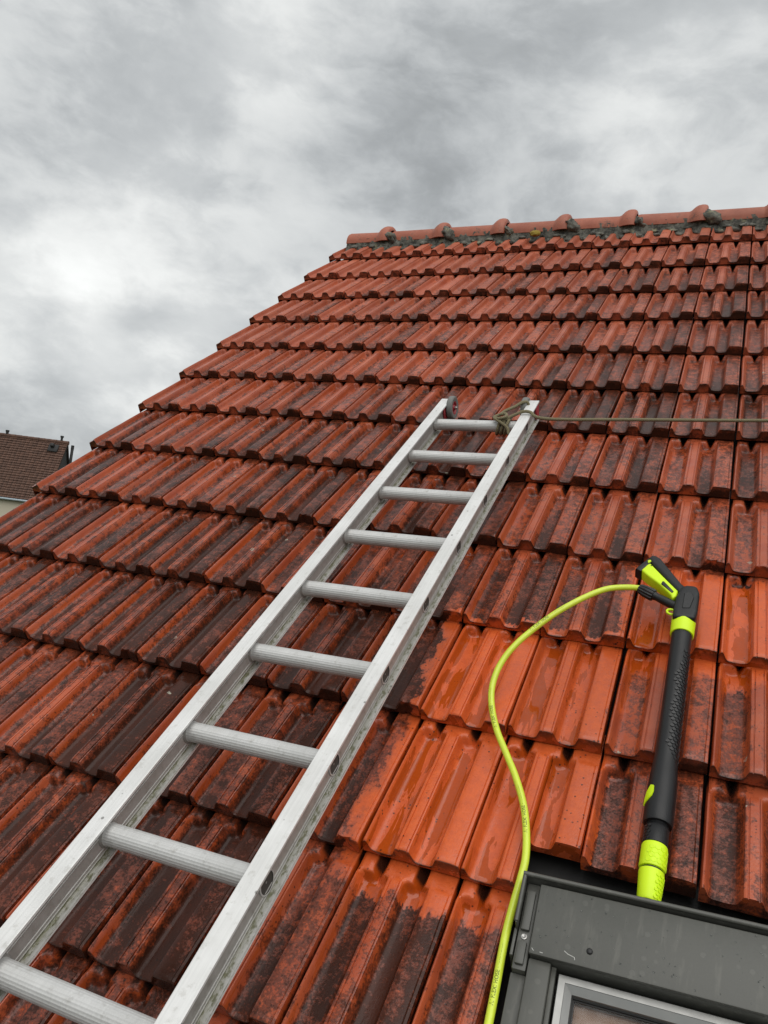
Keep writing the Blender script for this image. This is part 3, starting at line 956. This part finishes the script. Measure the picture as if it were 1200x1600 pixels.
bm = bmesh.new()
main = [lad_pt(.236, -.015, .026), lad_pt(.252, .005, .032), lad_pt(.272, .020, .040), lad_pt(.290, .028, .044), lad_pt(.312, .028, .0425), Vector((-.56, -2.158, .0965)), Vector((-.281, -2.098, .0745)), Vector((.086, -2.025, .050)), Vector((.5, -1.94, .030)), Vector((1.2, -1.80, .012)), Vector((2.4, -1.56, .012))]
add_tube(bm, spline(main, 10), .0055, 8)
for k_, xo in enumerate((.226, .236, .246)):                      # turns round the rung
    loop = [lad_pt(xo + .006 * math.sin(a), .0250 * math.cos(a) * 1.02, .0250 * math.sin(a) * 1.02) for a in [2 * math.pi * i / 20 for i in range(21)]]
    add_tube(bm, loop, .0053, 8)
knot = [lad_pt(.218, .002, .030), lad_pt(.230, -.016, .036), lad_pt(.246, -.010, .040), lad_pt(.242, .010, .042), lad_pt(.224, .012, .036), lad_pt(.216, -.006, .034), lad_pt(.232, -.022, .028), lad_pt(.252, -.030, .010), lad_pt(.258, -.046, -.006)]
add_tube(bm, spline(knot, 8), .0053, 8)
up = [lad_pt(.226, .010, .036), lad_pt(.236, .040, .040), lad_pt(.252, .074, .040), lad_pt(.270, .102, .046), lad_pt(.284, .112, .040), lad_pt(.286, .104, .020), lad_pt(.270, .070, -.015), lad_pt(.256, .030, -.022), lad_pt(.250, -.005, -.026)]
add_tube(bm, spline(up, 10), .0053, 8)
rp = bm_obj('rope', bm, M_ROPE, None, 180, ROOF.copy())
tag(rp, 'thin olive rope knotted to the top rung and led right across the tiles', 'rope')

# ------------------------------------------------------------------ pressure washer lance
AXN = .045
gun = thing('pressure_washer_lance', 'black and neon yellow pressure washer lance lying down the tiles above the skylight', 'pressure washer', ROOF @ Matrix.Translation((-.0745, -3.65, 0)))
GO = Vector((-.0745, -3.65, 0))


def gl(u, v, n): return Vector((u, v, n)) - GO


def gbm(name, bm, mat, parent=gun, smooth=45): return bm_obj(name, bm, mat, parent, smooth)


AX = Vector((-.0012, .660, .0350)).normalized()                       # nozzle end -> gun end
A_ORG = gl(-.0757, -3.628, .0085)
bm = bmesh.new()                                                 # yellow nozzle tip
add_lathe(bm, [(0, 0.0082), (0, 0.0168), (.003, 0.0184), (.030, 0.0201), (.050, 0.0215), (.0535, 0.0209), (.0545, 0.0189)], A_ORG, AX, 40)
tip = gbm('nozzle', bm, M_NEON)
bm = bmesh.new()
add_lathe(bm, [(.0545, 0.0184), (.0575, 0.0184)], A_ORG, AX, 40); gbm('seal_ring', bm, M_BLACKR)
bm = bmesh.new()
add_lathe(bm, [(.0575, 0.0180), (.0582, 0.0215), (.061, 0.0225), (.098, 0.0225), (.1015, 0.0215), (.1020, 0.0180)], A_ORG, AX, 40)
ring = gbm('nozzle_ring', bm, M_NEON)
bm = bmesh.new()
add_lathe(bm, [(.102, 0.0201), (.103, 0.0212), (.136, 0.0212), (.138, 0.0193), (.143, 0.0193), (.1435, 0.0245), (.147, 0.0260), (.175, 0.0263), (.21, 0.0261), (.245, 0.0248), (.285, 0.0217), (.32, 0.0212), (.55, 0.0212), (.612, 0.0215), (.616, 0.0217)], A_ORG, AX, 44)
gbm('barrel', bm, M_BLACK)
bm = bmesh.new()
add_lathe(bm, [(.614, 0.0197), (.6145, 0.0241), (.617, 0.0251), (.655, 0.0258), (.680, 0.0251), (.682, 0.0221)], A_ORG, AX, 44)
gbm('collar', bm, M_NEON)
h = Vector((0, 0, 1)); e1 = (h - AX * h.dot(AX)).normalized(); e2 = AX.cross(e1)      # e1 up off the roof, e2 towards +u? (AX x up)


def on_cyl(s, th, r):                                            # th from straight up, positive towards +u
    rad = e1 * math.cos(th) + (e2) * math.sin(th)
    return A_ORG + AX * s + rad * r


if e2.x < 0: e2 = -e2
# hexagon relief on both yellow rings, small hexagons rubbed into the black grip
def hexes(bm, s0, s1, t0, t1, r_f, size, gap, hgt, skip=None):
    k = 0; s = s0
    while s <= s1:
        th = t0 + (size * .866 / r_f(s) if k % 2 else 0)
        while th <= t1:
            if not skip or not skip(s, th):
                r = r_f(s); a = []; b_ = []
                for j in range(6):
                    an = math.pi / 6 + j * math.pi / 3 + math.pi / 6 * 0
                    ds, dt = math.sin(an) * (size - gap), math.cos(an) * (size - gap)
                    a.append(bm.verts.new(on_cyl(s + ds * .92, th + dt / r * .92, r + hgt))); b_.append(bm.verts.new(on_cyl(s + ds, th + dt / r, r - .0005)))
                bm.faces.new(a)
                for j in range(6): bm.faces.new((a[j], b_[j], b_[(j + 1) % 6], a[(j + 1) % 6]))
            th += size * 1.732 / r_f(s)
        s += size * 1.5; k += 1


bm = bmesh.new(); hexes(bm, .066, .094, -.35, 2.2, lambda s: .02255, .0054, .0005, .0007); gbm('hexagon_relief', bm, M_NEON, ring, None)
bm = bmesh.new(); hexes(bm, .006, .048, .55, 2.3, lambda s: .0185 + .0029 * s / .05, .0042, .0009, .0013); gbm('hexagon_relief', bm, M_NEON, tip, None)
bm = bmesh.new(); hexes(bm, .275, .56, -.25, 2.5, lambda s: .0212 + max(0, .285 - s) * .03, .0052, .0010, .0015, lambda s, th: th < -.05 + (.45 if s > .50 else 0) + .15 * math.sin(s * 60) or th < (.31 - s) * 22)
gbm('grip_pattern', bm, M_BLACKR, gun, None)
bm = bmesh.new(); hexes(bm, .108, .132, -1.6, -.55, lambda s: .0212, .0040, .0006, .0008); gbm('grip_pattern', bm, M_BLACKR, gun, None)
# small yellow fin on the left of the barrel
bm = bmesh.new()
loop = [(.176, -1.55), (.186, -1.40), (.200, -1.12), (.211, -.78), (.209, -.55), (.197, -.52), (.188, -.62), (.181, -.95)]
top = [bm.verts.new(on_cyl(s, th, .0286)) for s, th in loop]; bot = [bm.verts.new(on_cyl(s, th, .0245)) for s, th in loop]
cen = bm.verts.new(on_cyl(.195, -.95, .0298))
for i in range(8):
    bm.faces.new((top[i], top[(i + 1) % 8], cen)); bm.faces.new((top[i], bot[i], bot[(i + 1) % 8], top[(i + 1) % 8]))
gbm('latch', bm, M_NEON, gun, 60)
# gun head and handle
bm = bmesh.new()
N0 = AXN
P = lambda pts: [(u + .0745, v + 3.65) for u, v in pts]
add_poly_prism(bm, P([(-.1005, -2.985), (-.0525, -2.982), (-.0495, -2.955), (-.0490, -2.892), (-.0560, -2.868), (-.083, -2.868), (-.092, -2.880), (-.0995, -2.915), (-.1015, -2.95)]), N0 - .023, N0 + .025, .0115, 4)
add_poly_prism(bm, P([(-.171, -2.767), (-.158, -2.765), (-.146, -2.775), (-.121, -2.815), (-.088, -2.866), (-.070, -2.875), (-.080, -2.915), (-.099, -2.888), (-.130, -2.846), (-.168, -2.794), (-.177, -2.781)]), N0 - .018, N0 + .021, .009, 3)
add_poly_prism(bm, P([(-.171, -2.769), (-.177, -2.778), (-.199, -2.818), (-.201, -2.822), (-.187, -2.830), (-.178, -2.816), (-.163, -2.790)]), N0 - .015, N0 + .017, .005, 2)
body = gbm('gun_body', bm, M_BLACK, gun, 50)
bm = bmesh.new()                                                 # embossed panels on the head
add_poly_prism(bm, P([(-.083, -2.955), (-.066, -2.952), (-.060, -2.915), (-.068, -2.895), (-.082, -2.902)]), N0 + .023, N0 + .0265, .0015, 1)
for i in range(6): add_box(bm, tuple(Vector((-.0585, -2.958 + i * .008, N0 + .0185)) - GO), tuple(Vector((-.0525, -2.9545 + i * .008, N0 + .0215)) - GO), .0008)
gbm('embossed_panel', bm, M_BLACKR, body, 40)
bm = bmesh.new()
add_poly_prism(bm, P([(-.1695, -2.797), (-.176, -2.806), (-.1865, -2.8275), (-.172, -2.843), (-.138, -2.874), (-.112, -2.905), (-.1065, -2.918), (-.0985, -2.908), (-.0965, -2.889), (-.130, -2.848)]), N0 - .013, N0 + .0195, .005, 3)
gbm('trigger', bm, M_NEON, gun, 50)
bm = bmesh.new()
add_poly_prism(bm, P([(-.1345, -2.864), (-.131, -2.862), (-.1055, -2.895), (-.109, -2.901), (-.136, -2.873)]), N0 + .017, N0 + .0208, .0008, 1)
gbm('trigger_pad', bm, M_BLACKR, gun, 50)
bm = bmesh.new(); add_poly_prism(bm, P([(-.176, -2.789), (-.170, -2.786), (-.167, -2.791), (-.174, -2.799)]), N0 + .016, N0 + .0205, .001, 1)
gbm('trigger_lock', bm, M_NEON, gun, 50)
bm = bmesh.new(); add_lathe(bm, [(0, .0018), (.0006, .0018), (.0008, .0002)], gl(-.1655, -2.8085, N0 + .0192), (0, 0, 1), 10); gbm('trigger_pin', bm, M_BLACKR)
# inlet pipe, ribbed nut and clip
q0, q1 = gl(-.094, -2.930, N0 + .004), gl(-.1845, -2.887, N0 + .010)
ax = (q1 - q0); ln = ax.length; ax.normalize()
bm = bmesh.new(); add_lathe(bm, [(0, .0105), (.04, .0100), (.052, .0090), (.058, .0105), (.064, .0105)], q0, ax, 24); gbm('inlet_pipe', bm, M_BLACK)
bm = bmesh.new()
hh = Vector((0, 0, 1)); x1 = (hh - ax * hh.dot(ax)).normalized(); x2 = ax.cross(x1)
rings = []
K = 48
for s, r in ((.060, .0085), (.0605, .0135), (.064, .0152), (.084, .0145), (.094, .0125), (.0985, .0110), (.099, .008)):
    rings.append([bm.verts.new(q0 + ax * s + (x1 * math.cos(2 * math.pi * j / K) + x2 * math.sin(2 * math.pi * j / K)) * (r - (.0018 if j % 4 >= 2 and r > .0115 else 0))) for j in range(K)])
for A, B in zip(rings, rings[1:]):
    for j in range(K): bm.faces.new((A[j], A[(j + 1) % K], B[(j + 1) % K], B[j]))
bm.faces.new(rings[0][::-1]); bm.faces.new(rings[-1]); gbm('hose_nut', bm, M_BLACKR, gun, 30)
bm = bmesh.new()
cc = gl(-.1045, -2.953, N0 + .006)
add_tube(bm, spline([cc + Vector((.010, .006, 0)), cc + Vector((-.002, .0075, .002)), cc + Vector((-.0095, .002, .003)), cc + Vector((-.0075, -.0065, .003)), cc + Vector((.002, -.0085, .002)), cc + Vector((.010, -.002, 0))], 6), .0030, 8)
gbm('clip', bm, M_NEON)

# ------------------------------------------------------------------ hose with its print
pts = [(-.1735, -2.892, N0 + .009), (-.1845, -2.887, N0 + .010), (-.2154, -2.9082, .070), (-.2546, -2.9378, .082), (-.2993, -2.983, .085), (-.3478, -3.0372, .08), (-.3883, -3.0898, .07), (-.4207, -3.1415, .06), (-.4419, -3.1886, .045), (-.4484, -3.2387, .03),
       (-.4386, -3.2874, .02), (-.412, -3.3452, .013), (-.3749, -3.4027, .012), (-.3445, -3.4498, .012), (-.3155, -3.5057, .012), (-.2975, -3.5585, .011), (-.2870, -3.6077, .010), (-.2865, -3.6468, .006),
       (-.2885, -3.6917, .000), (-.2885, -3.7344, -.001), (-.2862, -3.7801, -.002), (-.2825, -3.8251, -.001), (-.2782, -3.8772, .004), (-.2745, -3.93, .006), (-.270, -4.05, .006), (-.29, -4.25, .006), (-.36, -4.6, .01), (-.45, -5.1, .012), (-.5, -5.38, .012)]
HP = spline(pts, 10); HR = .0071
bm = bmesh.new(); add_tube(bm, HP, HR, 20)
hose = bm_obj('high_pressure_hose', bm, M_HOSE, None, 180, ROOF.copy())
tag(hose, 'yellow printed high pressure hose curving from the lance down beside the skylight', 'hose')
cum = [0.0]
for a, b_ in zip(HP, HP[1:]): cum.append(cum[-1] + (b_ - a).length)


def at_len(s):
    for i in range(len(cum) - 1):
        if s <= cum[i + 1]:
            f = (s - cum[i]) / max(1e-9, cum[i + 1] - cum[i]); p = HP[i].lerp(HP[i + 1], f)
            t = (HP[min(i + 2, len(HP) - 1)] - HP[max(i - 1, 0)]).normalized(); return p, t
    return HP[-1], (HP[-1] - HP[-2]).normalized()


def len_at_v(vv):
    for i, p in enumerate(HP):
        if i > 40 and p.y <= vv: return cum[i]
    return cum[-1]


def print_text(body, s_start, size, side):
    cu = bpy.data.curves.new('hose_print', 'FONT'); cu.body = body; cu.size = size; cu.space_character = 1.0
    tmp = bpy.data.objects.new('hose_print', cu); C.objects.link(tmp)
    bpy.context.view_layer.update()
    me = bpy.data.meshes.new_from_object(tmp.evaluated_get(bpy.context.evaluated_depsgraph_get()))
    bpy.data.objects.remove(tmp); bpy.data.curves.remove(cu)
    bm = bmesh.new(); bm.from_mesh(me); bpy.data.meshes.remove(me)
    bmesh.ops.triangulate(bm, faces=bm.faces)
    xmax = max((v.co.x for v in bm.verts), default=0)
    up = Vector((.12, -.28, .95)).normalized()
    for v in bm.verts:
        p, t = at_len(s_start - v.co.x)                      # reads from the house end towards the lance
        n1 = (up - t * up.dot(t)).normalized(); n2 = t.cross(n1)
        th = side + (v.co.y - size * .36) / HR
        v.co = p + (n1 * math.cos(th) + n2 * math.sin(th)) * (HR + .0004)
    bm_obj('hose_print', bm, M_INK, hose)
    return xmax


for vs, sd in ((-3.857, .22), (-3.560, .22), (-3.345, .22), (-3.10, .22)):
    s = len_at_v(vs)
    x = print_text('\u039b/ FLEXI HOSE \u00b7', s, .0088, sd)
    print_text('\u00b7 \u2013 \u2013\u2013\u2013 \u2013 \u2013\u2013 \u2013\u2013\u2013\u2013 \u00b7', s - x - .004, .0050, sd)

# ------------------------------------------------------------------ far house
E1 = Vector((-.9135455, -.4067366, 0)); EN = Vector((.4067366, -.9135455, 0)); P1 = Vector((-43.0375, 37.6617, 11.392))
SL = R_(62); SD = EN * math.cos(SL) - Vector((0, 0, 1)) * math.sin(SL); SB = -EN * math.cos(SL) - Vector((0, 0, 1)) * math.sin(SL)
far = thing('house', 'distant house with brown tiled roof and vent pipe beyond the gable', 'house', Matrix.Translation((P1.x, P1.y, 0)))
FO = Vector((P1.x, P1.y, 0))
LEN, SLOPE = 13.0, 5.03
m, t, b = new_mat('brown_plain_tile')
oc = t.node('ShaderNodeTexCoord').outputs['Object']
rn = t.noise(oc, 3.5, 4, .7); rf = t.noise(oc, 22, 2, .5)
t.put(b.inputs['Base Color'], t.mix(t.ss(t.add(t.mul(rn, .5), t.mul(rf, .5)), .38, .62), (.058, .028, .018), (.125, .062, .040))); b.inputs['Roughness'].default_value = .75
M_FAR = m
verts, faces = [], []
rowsN, colsN = 25, 44
ex = SLOPE / rowsN; wd_ = LEN / colsN
NF = SD.cross(E1); NF = NF if NF.z > 0 else -NF
rf_ = random.Random(3)
for r in range(rowsN):
    for c in range(colsN):
        a0 = c * wd_ + .012; a1 = (c + 1) * wd_ - .012
        s0 = r * ex; s1 = (r + 1) * ex + .03
        hj = rf_.uniform(-.008, .008); k = len(verts)
        pr = [(a0, s0, 0.0), (a0 + wd_ * .2, s0, .035), (a1 - wd_ * .45, s0, .0), (a1, s0, .01)]
        for a_, s_, h_ in pr: verts.append(P1 - FO + E1 * a_ + SD * s_ + NF * (h_ * .5 + hj))
        for a_, s_, h_ in pr: verts.append(P1 - FO + E1 * a_ + SD * s1 + NF * (h_ + .055 + hj))
        for a_, s_, h_ in pr: verts.append(P1 - FO + E1 * a_ + SD * (s1 + .002) + NF * (.0 + hj))
        for i in range(3):
            faces.append((k + i, k + i + 1, k + 4 + i + 1, k + 4 + i)); faces.append((k + 4 + i, k + 5 + i, k + 9 + i, k + 8 + i))
fr = bpy.data.objects.new('roof', None); C.objects.link(fr); fr.parent = far
o = mesh_obj('roof_tile_field', verts, faces, M_FAR, fr); o['kind'] = 'stuff'
bm = bmesh.new()
pa = [P1 - FO, P1 - FO + E1 * LEN]
for sd in (SD, SB):
    q = [pa[0] - NF * .0 - Vector((0, 0, .03)), pa[1] - Vector((0, 0, .03)), pa[1] + sd * SLOPE - Vector((0, 0, .03)), pa[0] + sd * SLOPE - Vector((0, 0, .03))]
    a = [bm.verts.new(p) for p in q]; b2 = [bm.verts.new(p - Vector((0, 0, .18))) for p in q]
    bm.faces.new(a); bm.faces.new(b2[::-1])
    for i in range(4): bm.faces.new((a[i], b2[i], b2[(i + 1) % 4], a[(i + 1) % 4]))
bm_obj('roof_boarding', bm, simple('far_boarding', (.03, .022, .018), .8), fr)
for i in range(32):
    bm = bmesh.new(); c0 = pa[0] + E1 * (i * .42 - .02) + Vector((0, 0, -.03))
    add_lathe(bm, [(0, .15), (.40, .135), (.43, .135)], c0, E1, 12); bm_obj('ridge_tile', bm, M_FAR, fr, 60)
ewz = (P1 + SD * SLOPE).z - .15
bm = bmesh.new()
half = SLOPE * math.cos(SL)
c0, c1 = P1 - FO + E1 * .18, P1 - FO + E1 * (LEN - .2)
for A, B in ((c0, c1),):
    def ringp(p): return [p + EN * (half - .25) * s_ + Vector((0, 0, z - p.z)) for s_, z in ((1, 0), (-1, 0))] + [p - EN * (half - .25) + Vector((0, 0, ewz + .0 - p.z)), p - Vector((0, 0, .35)), p + EN * (half - .25) + Vector((0, 0, ewz - p.z))]
    a = [bm.verts.new(p) for p in ringp(A)]; b2 = [bm.verts.new(p) for p in ringp(B)]
    bm.faces.new(a); bm.faces.new(b2[::-1])
    for i in range(5): bm.faces.new((a[i], b2[i], b2[(i + 1) % 5], a[(i + 1) % 5]))
bm_obj('wall', bm, M_RENDER, far)
bm = bmesh.new()
pts = [P1 - FO - Vector((0, 0, .36)) + E1 * .16, P1 - FO + E1 * .16 + EN * (half - .2) + Vector((0, 0, ewz - P1.z)), P1 - FO + E1 * .16 - EN * (half - .2) + Vector((0, 0, ewz - P1.z))]
a = [bm.verts.new(p) for p in pts]; b2 = [bm.verts.new(p - E1 * .05) for p in pts]
bm.faces.new(a); bm.faces.new(b2[::-1])
for i in range(3): bm.faces.new((a[i], a[(i + 1) % 3], b2[(i + 1) % 3], b2[i]))
bm_obj('gable_cladding', bm, M_FELT, far)
bm = bmesh.new(); gp0 = P1 - FO + SD * (SLOPE + .06) + Vector((0, 0, -.06)); add_tube(bm, [gp0 - E1 * .05, gp0 + E1 * LEN], .075, 10); bm_obj('gutter', bm, M_GUTTER, far, 60)
M_WIN = simple('far_window_glass', (.03, .035, .04), .15)
M_FR2 = simple('far_window_frame', (.6, .6, .58), .6)
for i in range(4):
    base = P1 - FO + E1 * (1.6 + i * 3.0) + EN * (half - .24); base.z = 3.6
    bm = bmesh.new()
    q = lambda a_, z_, o_: base + E1 * a_ + Vector((0, 0, z_)) + EN * o_
    add_box(bm, (0, 0, 0), (1.1, .05, 1.4), 0, lambda x, y, z: q(x, z, y)); wn = bm_obj('window', bm, M_FR2, far)
    bm = bmesh.new()
    for x0, x1 in ((.08, .52), (.58, 1.02)): add_box(bm, (x0, .045, .08), (x1, .058, 1.32), 0, lambda x, y, z: q(x, z, y))
    bm_obj('pane', bm, M_WIN, wn)
# pipes, bracket and stack on that roof
M_SOOT = simple('sooty_metal', (.02, .02, .02), .7)
bm = bmesh.new(); pb = P1 - FO + E1 * .50 + SD * .05
add_tube(bm, [pb - Vector((0, 0, .1)), pb + Vector((0, 0, .40))], .08, 10); add_tube(bm, [pb + Vector((0, 0, .36)), pb + Vector((0, 0, .48))], .12, 10)
add_box(bm, (-.35, -.25, -.05), (.35, .35, .10), .02, lambda x, y, z: P1 - FO + E1 * (.85 + x) + SD * (.62 + y) + NF * (z + .05))
add_box(bm, (-.12, -.12, .05), (.12, .12, .35), .02, lambda x, y, z: P1 - FO + E1 * (.90 + x) + SD * (.55 + y) + NF * (z + .05))
bm_obj('vent_pipe', bm, M_SOOT, far, 60)
bm = bmesh.new(); pb = P1 - FO + E1 * 4.4 + SD * .05
add_tube(bm, [pb - Vector((0, 0, .1)), pb + Vector((0, 0, .30))], .10, 10); add_tube(bm, [pb + Vector((0, 0, .28)), pb + Vector((0, 0, .40))], .13, 10); bm_obj('vent_pipe', bm, M_SOOT, far, 60)
bm = bmesh.new(); pb = P1 - FO - E1 * .22 - EN * .3
add_box(bm, (-.08, -.08, -3.2), (.08, .08, -.30), .01, lambda x, y, z: pb + E1 * x + EN * y + Vector((0, 0, z))); add_tube(bm, [pb - Vector((0, 0, .4)), pb + Vector((0, 0, -.12))], .11, 10); bm_obj('flue', bm, M_SOOT, far, 60)

print('tiles', N_TILE)
